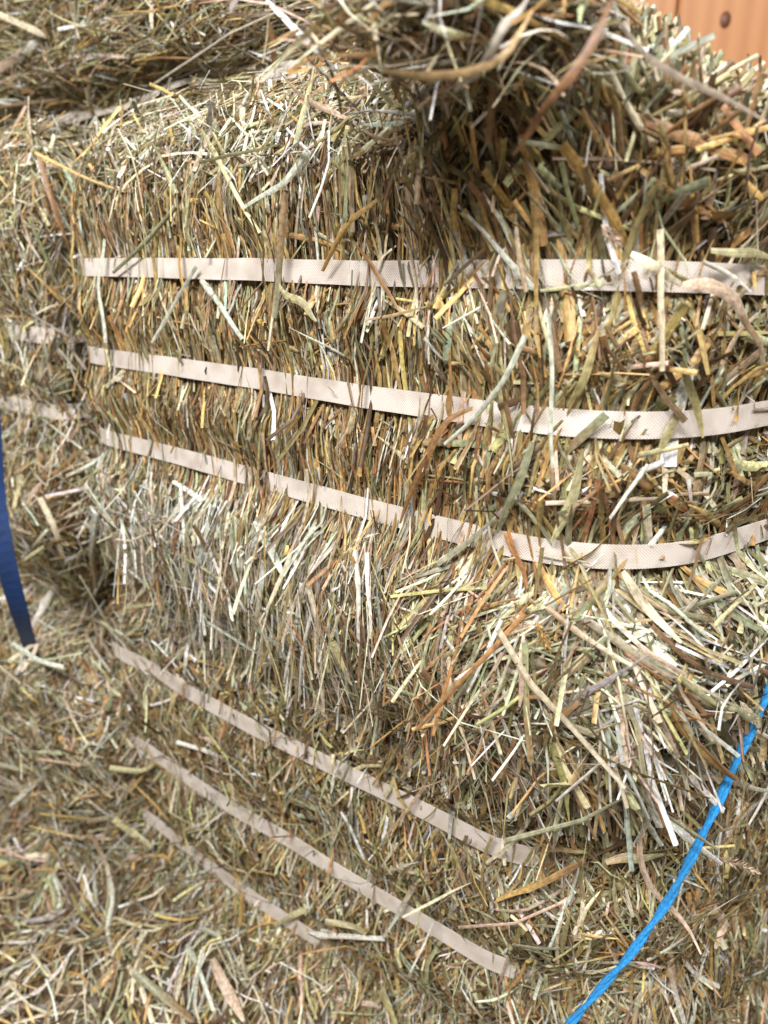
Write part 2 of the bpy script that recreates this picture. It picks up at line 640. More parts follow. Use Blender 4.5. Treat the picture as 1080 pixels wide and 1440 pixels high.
# ------------------------------------------------------------------ the main bale
def bump_main(s, q, z):
    s = np.mod(np.asarray(s) + .6, 2.16) - .6
    b = .006 * vn(s * 14, z * 10, 1) + .004 * vn(s * 37, z * 30, 2)
    over = sm(.36, .52, s) * (1 - .6 * sm(.62, .8, s)) * (1 - sm(1.0, 1.1, s)) * np.exp(-((z - .062) / .034) ** 2)
    b = b + .020 * over
    low = np.exp(-((z + .30) / .06) ** 2)
    b = b + low * (.012 * vn(s * 9, z * 6, 3) - .02 * (1 - sm(.0, .22, s)))
    b = b + .008 * sm(.56, .68, s) * np.exp(-((z + .285) / .055) ** 2)
    # flakes of the bale leave upright ridges
    b = b + .003 * np.sin(s * 95 + 3 * vn(s * 10, z * 3, 4)) * (1 - sm(.55, .65, s))
    b = b - .055 * sm(.58, .80, s) * (1 - sm(1.2, 1.3, s)) * sm(.075, .12, z)
    near = np.zeros_like(b)
    for zs in (-.010, -.100, -.190):
        near = np.maximum(near, np.exp(-((z - zs) / .012) ** 2))
    return b * (1 - .65 * near)


prof_main = [(-.22, -.405), (-.10, -.402), (-.045, -.395), (-.004, -.375), (.024, -.338), (.038, -.295), (.034, -.255), (.014, -.217),
             (0, -.19), (.008, -.165), (.010, -.145), (.008, -.12), (0, -.10), (.008, -.075), (.010, -.055), (.007, -.03),
             (0, -.01), (.004, .02), (.004, .06), (-.012, .10), (-.045, .130), (-.10, .148), (-.24, .155)]
main = Bale([P0, P1, P2, P3], [.06, .10, .09, .09], prof_main, bump_main, 11)
main.straps = [(-.010, .009), (-.100, .009), (-.190, .009)]


def zones_main(n, g, featured=False):
    # where: mostly the seen sides, thinner round the back
    k = g.random(n)
    s = np.where(k < .52, g.uniform(-.04, FRONT, n), np.where(k < .92, g.uniform(FRONT - .14, FRONT + .36, n), g.uniform(0, main.L, n)))
    q = g.uniform(0.05, main.QL - .03, n)
    q = np.where(g.random(n) < .2, g.uniform(main.q_of_z(-.40), main.q_of_z(.14), n), q)
    z = main.z_of(q)
    pr = base_params(n, s, q, g)
    sw = np.mod(s + .6, main.L) - .6
    right = sm(.55, .70, sw)
    near = sm(.42, .56, sw)
    top = sm(.045, .085, z)
    low = 1 - sm(-.225, -.195, z)
    topleft = top * (1 - near)
    topright = top * near
    clump = vn(sw * 16, z * 9, 21)
    clump2 = vn(sw * 40, z * 26, 22)
    sig = .12 + .16 * near + .42 * right + .75 * topleft + .45 * topright + .12 * low + .25 * low * (1 - sm(.05, .25, sw))
    sig = sig + .18 * np.maximum(0, clump2)
    pr['a'] = g.normal(0, 1, n) * sig + .15 * clump + .30 * near * clump2 + .9 * topleft * np.sign(g.normal(0, 1, n)) * g.random(n) \
        + .35 * right * vn(sw * 22, z * 20, 23)
    straw = low * sm(.12, .2, sw) * (1 - sm(.38, .46, sw))          # long bleached straws hanging side by side
    wild = g.random(n) < .09 + .05 * near + .22 * low * (1 - sm(.10, .30, sw)) + .15 * right - .08 * straw
    pr['a'] = np.where(wild, g.uniform(-1.6, 1.6, n), pr['a'])
    pr['a'] = pr['a'] * (1 - .35 * straw * ~wild) + low * (.5 - .25 * straw) * vn(sw * 20, z * 12, 25)
    pr['L'] = np.exp(g.normal(math.log(.050), .36, n)) * (1 + .2 * near + .2 * low - .15 * right)
    pr['L'] = np.minimum(pr['L'], .075)
    pr['w'] = np.exp(g.normal(math.log(.00175), .48, n)) * (1 + .35 * near + .45 * topright + .2 * right)
    fine = g.random(n) < .24
    pr['w'] = np.where(fine, pr['w'] * .38, pr['w'])
    pr['L'] = np.where(fine, pr['L'] * .7, pr['L'])
    # crushed leaf and chaff: short, broad, crumpled
    chip = g.random(n) < .11 + .10 * (low + right)
    pr['L'] = np.where(chip, g.uniform(.007, .018, n), pr['L'])
    pr['w'] = np.where(chip, g.uniform(.0016, .0040, n), pr['w'])
    pr['a'] = np.where(chip, pr['a'] + g.normal(0, .7, n), pr['a'])
    pr['roll'] = np.where(chip, g.normal(0, .9, n), pr['roll'])
    pr['bend'] = g.normal(0, .22 + .6 * right + .7 * top, n) * np.where(g.random(n) < .2, 2.2, 1)
    pr['h0'] = g.uniform(-.020, -.001, n) + .005 * clump2 + .003 * vn(sw * 110, z * 12, 24)
    pr['tilt'] = g.normal(0, .06 + .06 * right + .08 * low, n) + .10 * low * 0
    # cut ends: rooted deep, pointing out of the surface
    stub = (g.random(n) < (.85 * topright + .12 * right + .12 * topleft + .08 * near))
    pr['tilt'] = np.where(stub, g.uniform(.35, 1.1, n), pr['tilt'])
    pr['h0'] = np.where(stub, -.018, pr['h0'])
    pr['L'] = np.where(stub, np.minimum(pr['L'] * .75, .034), pr['L'])
    pr['w'] = np.where(stub & (topright > .4), g.uniform(.0018, .0042, n), pr['w'])
    pr['fold'] = np.where(stub, .45, pr['fold'])
    pr['leaf'] = np.where(stub, 0, pr['leaf'])
    # stalks lying proud of the rest
    proud = g.random(n) < .05 + .05 * right + .05 * top + .07 * low
    pr['h0'] = np.where(proud & ~stub, g.uniform(.000, .006, n), pr['h0'])
    # bottom fringe
    fr = (z < -.27) & (g.random(n) < .38)
    pr['hang'] = fr.astype(float)
    pr['a'] = np.where(fr, math.pi + pr['a'], pr['a'])
    pr['L'] = np.where(fr, pr['L'] * 1.35, pr['L'])
    # cut ends fanning out and down where the lower half turns the corner
    fan = (low * sm(.58, .64, sw) * (1 - sm(.82, .95, sw)) > .5) & (g.random(n) < .5) & ~chip
    pr['a'] = np.where(fan, math.pi - .65 + .5 * vn(sw * 18, z * 15, 26) + g.normal(0, .25, n), pr['a'])
    pr['tilt'] = np.where(fan, g.uniform(.05, .45, n) * (1 - .6 * sm(.64, .70, sw)), pr['tilt'])
    pr['h0'] = np.where(fan, g.uniform(-.016, -.004, n), pr['h0'])
    pr['hang'] = np.where(fan, (sw < .68) * 1.0, pr['hang'])
    pr['leaf'] = np.where(fan, 0, pr['leaf'])
    pr['w'] = np.where(fan & ~fine, np.maximum(pr['w'], .0016), pr['w'])
    pr['over'] = g.random(n) < .009 + .035 * near * (z > -.045) + .012 * near
    wt = np.zeros((n, len(TINTS)))
    shade = (1 - top) * (1 - low)
    dark = low * sm(.36, .43, sw) * (1 - sm(.52, .60, sw))          # a browner flake in the lower half
    wt[:, 0] = .9 + .7 * low + 1.0 * topleft + .7 * topright
    wt[:, 1] = .30 + (1.5 * low * (1 - near * .5) + .9 * topleft) * (1 - .8 * dark)
    wt[:, 2] = 1.1 + .6 * near
    wt[:, 1] += 1.3 * straw
    wt[:, 3] = 1.2 + .8 * near * shade + .9 * topright
    wt[:, 4] = 2.6 * shade + .35
    wt[:, 5] = .55 * shade + .18 + .5 * np.maximum(0, clump) + 1.2 * dark
    wt[:, 6] = 1.0 * shade + .6 + .9 * dark
    wt[:, 7] = .40 + 1.0 * low * (1 - .6 * dark)
    wt[:, 8] = .15 + .3 * low + .4 * dark
    wt[:, 9] = .45 + .3 * near + .5 * topright
    pr['w'] = pr['w'] * (1 - .25 * dark)
    wt[:, 0] *= 1 - .35 * right * low
    wt[:, 2] += 1.0 * right
    wt[:, 7] += .5 * right
    wt[:, 6] += .8 * right
    if featured:
        pr['L'] = np.minimum(pr['L'] * (1.35 - .3 * right), .07)
        pr['w'] = np.maximum(pr['w'], .0017) * 1.35
        pr['h0'] = np.where(stub, -.012, g.uniform(.001, .006, n))
        pr['over'] = g.random(n) < .16
        wt[:, 6] *= .3; wt[:, 5] *= .6; wt[:, 4] *= .7
        wt[:, 0] *= 1.2; wt[:, 9] *= 1.1; wt[:, 7] *= 1.3
    return pr, tints(n, wt, g=g)


def build_main():
    g = np.random.default_rng(101)
    o = thing('hay_bale', 'large hay bale bound by three beige straps, lying on another strapped bale', 'hay bale', (0.05, .75, -.405), GROUP)
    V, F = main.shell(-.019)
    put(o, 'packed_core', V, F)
    for zs, hw in main.straps:
        add_strap(o, main, zs, .0176, lambda s: 0.0005 + .006 * sm(.56, .66, s) * (1 - sm(1.1, 1.2, s)))
    pr, tint = zones_main(92000, g)
    join(o, 'loose_hay', rel(o, main.blades(pr)), tint)
    pr, tint = zones_main(1400, g, True)
    m = front_mask(main, pr, 215)
    pr = sub(pr, m)
    singles(o, rel(o, main.blades(pr, 6)), tint[m])
    return o


def rel(o, V):
    return V - np.array(o.location)


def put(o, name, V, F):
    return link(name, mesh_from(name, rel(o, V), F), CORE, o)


def add_strap(o, bale, zs, width, hfun):
    me = strap_mesh(bale, zs, width, hfun)
    st = link('strap', me, STRAP, o)
    st.location = -Vector(o.location)
    return st


def front_mask(bale, pr, n):
    """the first n that lie inside the picture on a side turned to the camera"""
    P, Nm = bale.at(pr['s'], pr['q'], pr['h0'] * 0)
    c, s = math.cos(PITCH), math.sin(PITCH)
    zc = P[:, 1] * c - P[:, 2] * s
    yc = P[:, 1] * s + P[:, 2] * c
    u = 540 + FPX * P[:, 0] / zc
    v = 720 - FPX * yc / zc
    ok = (u > 5) & (u < 1075) & (v > 5) & (v < 1435) & ((P * Nm).sum(1) < -.02 * np.linalg.norm(P, axis=1))
    idx = np.nonzero(ok)[0][:n]
    m = np.zeros(len(u), bool)
    m[idx] = True
    return m


# ------------------------------------------------------------------ plainer bales: one zone recipe with settings
def zones_plain(bale, n, g, seen=(0, 1), lean=.0, sig=.6, ln=.034, wd=.0017, pale=1.0, brown=1.0, fringe=.0, stubs=.08,
                featured=False, overp=.02, level=0.0, rightmess=0.3):
    k = g.random(n)
    s = np.where(k < .88, g.uniform(seen[0], seen[1], n), g.uniform(0, bale.L, n))
    q = g.uniform(.02, bale.QL - .02, n)
    z = bale.z_of(q)
    pr = base_params(n, s, q, g)
    sw = np.mod(s + .6, bale.L) - .6
    c1 = vn(sw * 13 + bale.seed, z * 11, bale.seed + 21)
    c2 = vn(sw * 37, z * 29 + bale.seed, bale.seed + 22)
    horizontal = g.random(n) < level
    pr['a'] = lean + g.normal(0, 1, n) * (sig + .2 * c1) + .5 * c2
    pr['a'] = np.where(horizontal, math.pi / 2 + g.normal(0, .28, n), pr['a'])
    pr['L'] = np.exp(g.normal(math.log(ln), .38, n)) * np.where(horizontal, 1.6, 1)
    pr['w'] = np.exp(g.normal(math.log(wd), .38, n))
    fine = g.random(n) < .2
    pr['w'] = np.where(fine, pr['w'] * .4, pr['w'])
    chip = (g.random(n) < .18) & ~horizontal & (not featured)
    pr['L'] = np.where(chip, g.uniform(.007, .018, n), pr['L'])
    pr['w'] = np.where(chip, g.uniform(.0016, .0042, n), pr['w'])
    pr['bend'] = g.normal(0, .8, n)
    pr['h0'] = g.uniform(-.019, 0, n) + .005 * c2
    pr['tilt'] = g.normal(0, .12, n)
    stub = g.random(n) < stubs
    pr['tilt'] = np.where(stub, g.uniform(.3, .9, n), pr['tilt'])
    pr['h0'] = np.where(stub, -.016, pr['h0'])
    proud = g.random(n) < .10
    pr['h0'] = np.where(proud & ~stub, g.uniform(0, .007, n), pr['h0'])
    pr['over'] = g.random(n) < overp
    if fringe:
        fr = (z < bale.zg.min() + .13) & (g.random(n) < fringe)
        pr['hang'] = fr.astype(float)
        pr['a'] = np.where(fr, math.pi + pr['a'], pr['a'])
    wt = np.zeros((n, len(TINTS)))
    wt += np.array([1.4 * pale, .6 * pale, 1.0, 1.2, 1.2 * brown, .3 * brown, .7 * brown, .5 * pale, .3, .7])[None]
    wt[:, 5] += .4 * np.maximum(0, c1)
    wt[:, 1] += .5 * np.maximum(0, -c1) * pale
    if featured:
        pr['L'] = np.minimum(pr['L'] * 1.6, .075)
        pr['w'] = np.maximum(pr['w'], .0016) * 1.3
        pr['h0'] = g.uniform(.002, .009, n)
        pr['over'] = g.random(n) < .3
        wt[:, 6] *= .3
        wt[:, 0] *= 1.6
    return pr, tints(n, wt, g=g)


def simple_bump(seed, amp=.008, bulge=None):
    def f(s, q, z):
        b = amp * vn(s * 12 + seed, z * 9, seed) + amp * .6 * vn(s * 31, z * 27 + seed, seed + 1)
        if bulge is not None:
            b = b + bulge(s, q, z)
        return b
    return f


def build_plain(bale, label, loc, n, nf, seed, strap_w=.0185, strap_h=lambda s: .0015 + 0 * s, **kw):
    g = np.random.default_rng(seed)
    o = thing('hay_bale', label, 'hay bale', loc, GROUP)
    V, F = bale.shell(-.018)
    put(o, 'packed_core', V, F)
    for zs, hw in bale.straps:
        add_strap(o, bale, zs, strap_w, (lambda q, zz=zs: strap_h(q, zz)) if strap_h.__code__.co_argcount > 1 else strap_h)
    pr, tint = zones_plain(bale, n, g, **kw)
    join(o, 'loose_hay', rel(o, bale.blades(pr)), tint)
    pr, tint = zones_plain(bale, nf * 8, g, featured=True, **kw)
    m = front_mask(bale, pr, nf)
    singles(o, rel(o, bale.blades(sub(pr, m), 6)), tint[m])
    return o


def prof_box(zb, zt, extra=(), r=.05):
    """rounded box wall with knots added between"""
    a = [(-.22, zb), (-r * 1.2, zb + .004), (-r * .4, zb + r * .35), (0, zb + r)]
    b = [(0, zt - r), (-r * .4, zt - r * .35), (-r * 1.2, zt - .004), (-.24, zt + .004)]
    return a + sorted(extra, key=lambda k: k[1]) + b


# ------------------------------------------------------------------ background: wall and floor
def build_setting():
    # floor sheet
    V = np.array([(-6, -3, -.975), (6, -3, -.975), (6, 6, -.975), (-6, 6, -.975)], float)
    f = link('floor', mesh_from('floor', V, np.array([[0, 1, 2, 3]])), FLOOR)
    f['kind'] = 'structure'
    # pine board wall behind the stack
    y0 = 1.62
    w = bpy.data.objects.new('wall', None)
    col.objects.link(w)
    w.location = (.6, y0, -.975)
    w['kind'] = 'structure'
    bw = .22
    for i in range(15):
        x0 = -1.613 + i * (bw + .004)
        x1 = x0 + bw
        c = .005
        z0, z1 = 0.0, 2.7
        pts = [(x0, .022), (x0, c), (x0 + c, 0), (x1 - c, 0), (x1, c), (x1, .022)]
        Vb = np.array([(px, py, zz) for zz in (z0, z1) for px, py in pts], float)
        Fb = [[k, k + 1, k + 7, k + 6] for k in range(5)] + [[5, 0, 6, 11]] + [[0, 5, 4, 1], [1, 4, 3, 2], [6, 7, 10, 11], [7, 8, 9, 10]]
        link('plank', mesh_from('plank', Vb, np.array(Fb), smooth=False), PINE, w)
    # a dark knot in one board, a flush rounded plug
    d = ray(1020, 28)
    k = y0 / d.y
    p = d * k - w.location
    for rx, rz, dx, dz in ((.010, .014, 0, 0), (.004, .006, -.09, -.05)):
        ring = [(p.x + dx + rx * math.cos(t), -.0012, p.z + dz + rz * math.sin(t)) for t in np.linspace(0, 2 * math.pi, 16, endpoint=False)]
        inn = [(p.x + dx + rx * 1.1 * math.cos(t), .002, p.z + dz + rz * 1.1 * math.sin(t)) for t in np.linspace(0, 2 * math.pi, 16, endpoint=False)]
        Vk = np.array(ring + inn + [(p.x + dx, -.0018, p.z + dz)])
        Fk = [[i, (i + 1) % 16, 16 + (i + 1) % 16, 16 + i] for i in range(16)] + [[i, 32, (i + 2) % 16, i + 1] for i in range(0, 16, 2)]
        link('knot', mesh_from('knot', Vk, np.array(Fk)), KNOT, w)


build_setting()
main_obj = build_main()

# ------------------------------------------------------------------ the bale under it
Q0, Q1, Q2, Q3 = (-.385, .880), (.163, .460), (.545, .72), (-.05, 1.20)
lower = Bale([Q0, Q1, Q2, Q3], [.06, .10, .09, .09],
             prof_box(-.965, -.408, [(.012, -.44), (.0, -.483), (.012, -.55), (0, -.615), (.012, -.67), (0, -.73), (.03, -.80), (.02, -.88)], .03),
             simple_bump(31, .008, lambda s, q, z: .022 * sm(.66, .78, np.mod(s + .6, 2.16) - .6)), 31)
lower.straps = [(-.486, .010), (-.618, .010), (-.735, .010)]
bury = lambda s, zs=0: .0015 - .03 * (sm(.40, .47, np.mod(s + .6, 2.16) - .6) if zs < -.7 else 1) * sm(.40 if zs < -.7 else .63, .47 if zs < -.7 else .68, np.mod(s + .6, 2.16) - .6) - .008 * (1 - sm(-.02, .02, np.mod(s + .6, 2.16) - .6))
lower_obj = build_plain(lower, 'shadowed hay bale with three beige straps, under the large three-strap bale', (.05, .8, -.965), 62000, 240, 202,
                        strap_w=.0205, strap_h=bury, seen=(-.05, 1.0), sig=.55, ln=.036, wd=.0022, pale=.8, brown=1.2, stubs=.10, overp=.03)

# ------------------------------------------------------------------ bales of the next column, left
ux, uy = (P1[0] - P0[0]) / FRONT, (P1[1] - P0[1]) / FRONT
bx, by = -uy, ux                                             # towards the back


def shifted(a0, a1, back, depth):
    p = lambda a, b: (P0[0] + ux * a + bx * b, P0[1] + uy * a + by * b)
    return [p(a0, back), p(a1, back), p(a1, back + depth), p(a0, back + depth)]


left = Bale(shifted(-.66, -.065, .0, .42), [.08, .05, .08, .08],
            prof_box(-.47, .145, [(.012, -.40), (.045, -.33), (.03, -.25), (0, -.18), (.01, -.14), (0, -.088), (.01, -.03), (.006, .03)], .06),
            simple_bump(51, .010), 51)
left.straps = [(-.088, .009), (-.180, .009)]
left_obj = build_plain(left, 'blurred hay bale with two beige straps, behind the navy webbing strap', (-.45, 1.15, -.47), 22000, 110, 303,
            strap_h=lambda s: -.0040 + 0 * s, overp=.13, seen=(.1, .75), sig=.7, ln=.036, wd=.0019, pale=1.1, stubs=.12)

lowleft = Bale(shifted(-.66, -.02, -.035, .44), [.08, .07, .08, .08],
               prof_box(-.970, -.485, [(.02, -.56), (.03, -.66), (.02, -.80)], .06), simple_bump(61, .014), 61)
lowleft_obj = build_plain(lowleft, 'blurred strapless hay bale of tangled straw, below the hanging navy webbing', (-.45, 1.15, -.97), 26000, 130, 404,
            seen=(.1, .78), sig=.9, ln=.045, wd=.0025, pale=1.3, stubs=.15)

# ------------------------------------------------------------------ bales of the row above, set back
backtop = Bale(shifted(-.62, .20, .17, .4), [.08, .08, .08, .08],
               prof_box(.166, .60, [(.01, .22), (.0, .30), (.01, .45)], .06), simple_bump(71, .012), 71)
backtop.straps = [(.192, .010)]
backtop_obj = build_plain(backtop, 'dim hay bale of level strands set back on top of the blurred two-strap bale', (-.3, 1.3, .155), 22000, 150, 505,
            strap_h=lambda s: -.006 + .010 * np.exp(-((s - .56) / .05) ** 2), seen=(.0, .95), sig=.8, ln=.055, wd=.0019, pale=1.0, stubs=.06, level=.62)


# ------------------------------------------------------------------ loose clump lying on the top edge of the main bale
def build_clump():
    g = np.random.default_rng(606)
    o = thing('loose_hay_clump', 'tangled clump of loose curled hay leaves lying on the top edge of the large bale', 'loose hay', (.11, .55, .15))

    def strands(n, K, L, w, spread, mid=(.048, .462, .142)):
        # centres in a flattened heap over the top edge, nearest the lens in its middle
        c = g.normal(0, 1, (n, 3)) * np.array(spread)
        ctr = np.array(mid) + c
        ctr[:, 2] = np.maximum(ctr[:, 2], mid[2] - .03)
        ctr[:, 0] = np.minimum(ctr[:, 0], .098)
        d = g.normal(0, 1, (n, 3)) * np.array((1.0, .7, .75))
        d /= np.linalg.norm(d, axis=1, keepdims=True)
        side = np.cross(d, g.normal(0, 1, (n, 3)))
        side /= np.linalg.norm(side, axis=1, keepdims=True)
        LL = np.exp(g.normal(math.log(L), .35, n))
        t = np.linspace(-.5, .5, K)[None, :, None]
        cv = g.normal(0, .55, n)[:, None, None]
        P = ctr[:, None] + LL[:, None, None] * (d[:, None] * t + side[:, None] * cv * t * t)
        Nm = np.broadcast_to(np.array((-.2, -.8, .5))[None, None], P.shape)
        W = np.exp(g.normal(math.log(w), .4, n))
        tp = np.clip(1.05 - np.abs(np.linspace(0, 1, K)[None] - .35) ** 1.6 * 1.7, .15, 1) * np.ones((n, 1))
        roll = g.uniform(-1, 1, n)[:, None] + g.normal(0, 1.2, n)[:, None] * np.linspace(0, 1, K)[None]
        V = ribbons(P, Nm, W, g.uniform(.1, .35, n), roll, tp)
        return V, tints(n, [1.3, .9, .6, .7, 1.1, .6, .5, .5, .6, .6], g=g)

    V, t = strands(2300, 5, .042, .0019, (.034, .030, .018))
    V2, t2 = strands(900, 5, .04, .0021, (.034, .016, .012), (.05, .446, .113))
    V, t = np.concatenate([V, V2]), np.concatenate([t, t2])
    join(o, 'loose_hay', rel(o, V), t)
    V, t = strands(60, 8, .050, .0026, (.036, .028, .016))
    singles(o, rel(o, V), t, 'hay_leaf')
    return o


clump_obj = build_clump()

# ------------------------------------------------------------------ things on the bales, placed on their real surfaces
SURF = [(main_obj, main.bvh(0)), (lower_obj, lower.bvh(0)), (left_obj, left.bvh(0)), (lowleft_obj, lowleft.bvh(0)), (backtop_obj, backtop.bvh(0))]


def hit(u, v, lift):
    """where the pixel's sight line meets the bales, raised by lift towards the lens"""
    d = ray(u, v).normalized()
    best = None
    for o, b in SURF:
        h = b.ray_cast(Vector((0, 0, 0)), d)
        if h[0] is not None and (best is None or h[3] < best[3]):
            best = (h[0], h[1], o, h[3])
    if best is None:
        return None
    return best[0] - d * lift, best[1], best[2]


def smooth_path(pts, n):
    pts = np.array(pts, float)
    d = np.r_[0, np.cumsum(np.linalg.norm(np.diff(pts, axis=0), axis=1))]
    t = np.linspace(0, d[-1], n)
    P = np.stack([np.interp(t, d, pts[:, k]) for k in range(3)], 1)
    for _ in range(max(1, n // (len(pts) * 2))):
        P[1:-1] = (P[:-2] + 2 * P[1:-1] + P[2:]) / 4
    return P


def build_twine():
    pix = [(1130, 840), (1084, 968), (1045, 1052), (1010, 1130), (975, 1202), (940, 1268), (885, 1345), (840, 1396), (800, 1442), (740, 1500)]
    D = []
    for u, v in pix:
        h = hit(u, v, .068 if v < 1220 else .040)
        D.append(h[0].length if h else np.nan)
    D = np.array(D)
    D = np.where(np.isnan(D), np.nanmean(D), D)
    # taut over the bulges: the line nowhere sinks behind its neighbours' span
    ar = np.arange(len(D))
    for _ in range(40):
        D[1:-1] = np.minimum(D[1:-1], (D[:-2] + D[2:]) / 2)
    pts = [np.array(ray(u, v).normalized() * d) for (u, v), d in zip(pix, D)]
    n = 220
    P = smooth_path(pts, n)
    T = np.gradient(P, axis=0); T /= np.linalg.norm(T, axis=1, keepdims=True)
    A = np.cross(T, np.array((0, -.6, .8))); A /= np.linalg.norm(A, axis=1, keepdims=True)
    B = np.cross(T, A)
    o = thing('blue_twine', 'bright blue twisted twine pulled taut diagonally across the hay bales', 'twine', tuple(P[n // 2]))
    arc = np.r_[0, np.cumsum(np.linalg.norm(np.diff(P, axis=0), axis=1))]
    for k in range(2):
        ph = arc * 60 + k * math.pi
        r0, m = .0022, 10
        C = P + (A * np.cos(ph)[:, None] + B * np.sin(ph)[:, None]) * r0 * .66
        ang = np.linspace(0, 2 * math.pi, m, endpoint=False)
        fl = r0 * (1 + .10 * vn(arc * 160, arc * 0 + k, 91))[:, None] * (1 + .14 * np.sin(ang * 3 + 1)[None])
        V = C[:, None] + (A[:, None] * np.cos(ang)[None, :, None] + B[:, None] * np.sin(ang)[None, :, None]) * fl[..., None]
        i = np.arange(n - 1)[:, None]; j = np.arange(m)[None]
        F = np.stack([i * m + j, i * m + (j + 1) % m, (i + 1) * m + (j + 1) % m, (i + 1) * m + j], -1).reshape(-1, 4)
        me = mesh_from('twine_strand', rel(o, V.reshape(-1, 3)), F)
        uv = me.uv_layers.new(name='UVMap')
        ua = np.stack([np.broadcast_to(arc[:-1, None], (n - 1, m))] * 2 + [np.broadcast_to(arc[1:, None], (n - 1, m))] * 2, -1)
        jj = np.broadcast_to(np.arange(m)[None], (n - 1, m)) / m
        va = np.stack([jj, jj + 1 / m, jj + 1 / m, jj], -1)
        uv.data.foreach_set('uv', np.stack([ua.ravel(), va.ravel()], -1).astype(np.float32).ravel())
        link('twine_strand', me, TWINE, o)
    # frayed hairs standing off the twist
    g = np.random.default_rng(919)
    m = 70
    i0 = g.integers(8, n - 8, m)
    th = g.uniform(0, 2 * math.pi, m)
    out = A[i0] * np.cos(th)[:, None] + B[i0] * np.sin(th)[:, None]
    tt = np.linspace(0, 1, 5)[None, :, None]
    Lf = g.uniform(.003, .010, m)[:, None, None]
    Pf = P[i0][:, None] + out[:, None] * .0030 + Lf * (T[i0][:, None] * tt * g.choice([-1, 1], m)[:, None, None] + out[:, None] * tt ** 2 * g.uniform(.1, .7, m)[:, None, None])
    R = ribbons(Pf, np.broadcast_to(out[:, None], Pf.shape), np.full(m, .00035), np.full(m, .3), g.normal(0, 1, m), np.ones((m, 5)))
    me = mesh_from('frayed_fibres', rel(o, R.reshape(-1, 3)), ribbon_quads(m, 5))
    me.uv_layers.new(name='UVMap')
    f = link('frayed_fibres', me, TWINE, o)
    f['kind'] = 'stuff'
    return o


build_twine()


def build_webbing():
    # hangs in front of the far column, slack, ending behind the lower bale's bulge
    pix = [(-40, 380, .80), (-22, 480, .80), (-13, 600, .80), (-8, 690, .80), (2, 760, .79), (14, 815, .79), (28, 865, .81), (42, 912, .87), (56, 962, 1.02)]
    ctr = []
    for u, v, yy in pix:
        d = ray(u, v)
        ctr.append(np.array(d * (yy / d.y)))
    n = 60
    P = smooth_path(ctr, n)
    T = np.gradient(P, axis=0); T /= np.linalg.norm(T, axis=1, keepdims=True)
    tw = .35 + .35 * np.sin(np.linspace(0, 7, n))
    face = np.stack([np.sin(tw), -np.cos(tw), 0 * tw], 1)
    S = np.cross(T, face); S /= np.linalg.norm(S, axis=1, keepdims=True)
    U = np.cross(S, T)
    arc = np.r_[0, np.cumsum(np.linalg.norm(np.diff(P, axis=0), axis=1))]
    w, th = .021, .0014
    cs = [(-.5, 0), (.5, 0), (.5, -th), (-.5, -th)]
    V = np.stack([P + S * (f * w) + U * h for f, h in cs], 1)
    m = 4
    i = np.arange(n - 1)[:, None]; j = np.arange(m)[None]
    F = np.stack([i * m + j, (i + 1) * m + j, (i + 1) * m + (j + 1) % m, i * m + (j + 1) % m], -1).reshape(-1, 4)
    me = mesh_from('webbing_strap', V.reshape(-1, 3), F, smooth=False)
    uv = me.uv_layers.new(name='UVMap')
    fr = np.array([0, w, w, 0])
    ua = np.stack([np.broadcast_to(arc[:-1, None], (n - 1, m)), np.broadcast_to(arc[1:, None], (n - 1, m)),
                   np.broadcast_to(arc[1:, None], (n - 1, m)), np.broadcast_to(arc[:-1, None], (n - 1, m))], -1)
    va = np.stack([np.broadcast_to(fr[None], (n - 1, m))] * 2 + [np.broadcast_to(np.roll(fr, -1)[None], (n - 1, m))] * 2, -1)
    uv.data.foreach_set('uv', np.stack([ua.ravel(), va.ravel()], -1).astype(np.float32).ravel())
    o = link('webbing_strap', me, BLUEWEB)
    o['label'] = 'navy blue flat woven webbing strap hanging beside the hay bales'
    o['category'] = 'strap'


build_webbing()


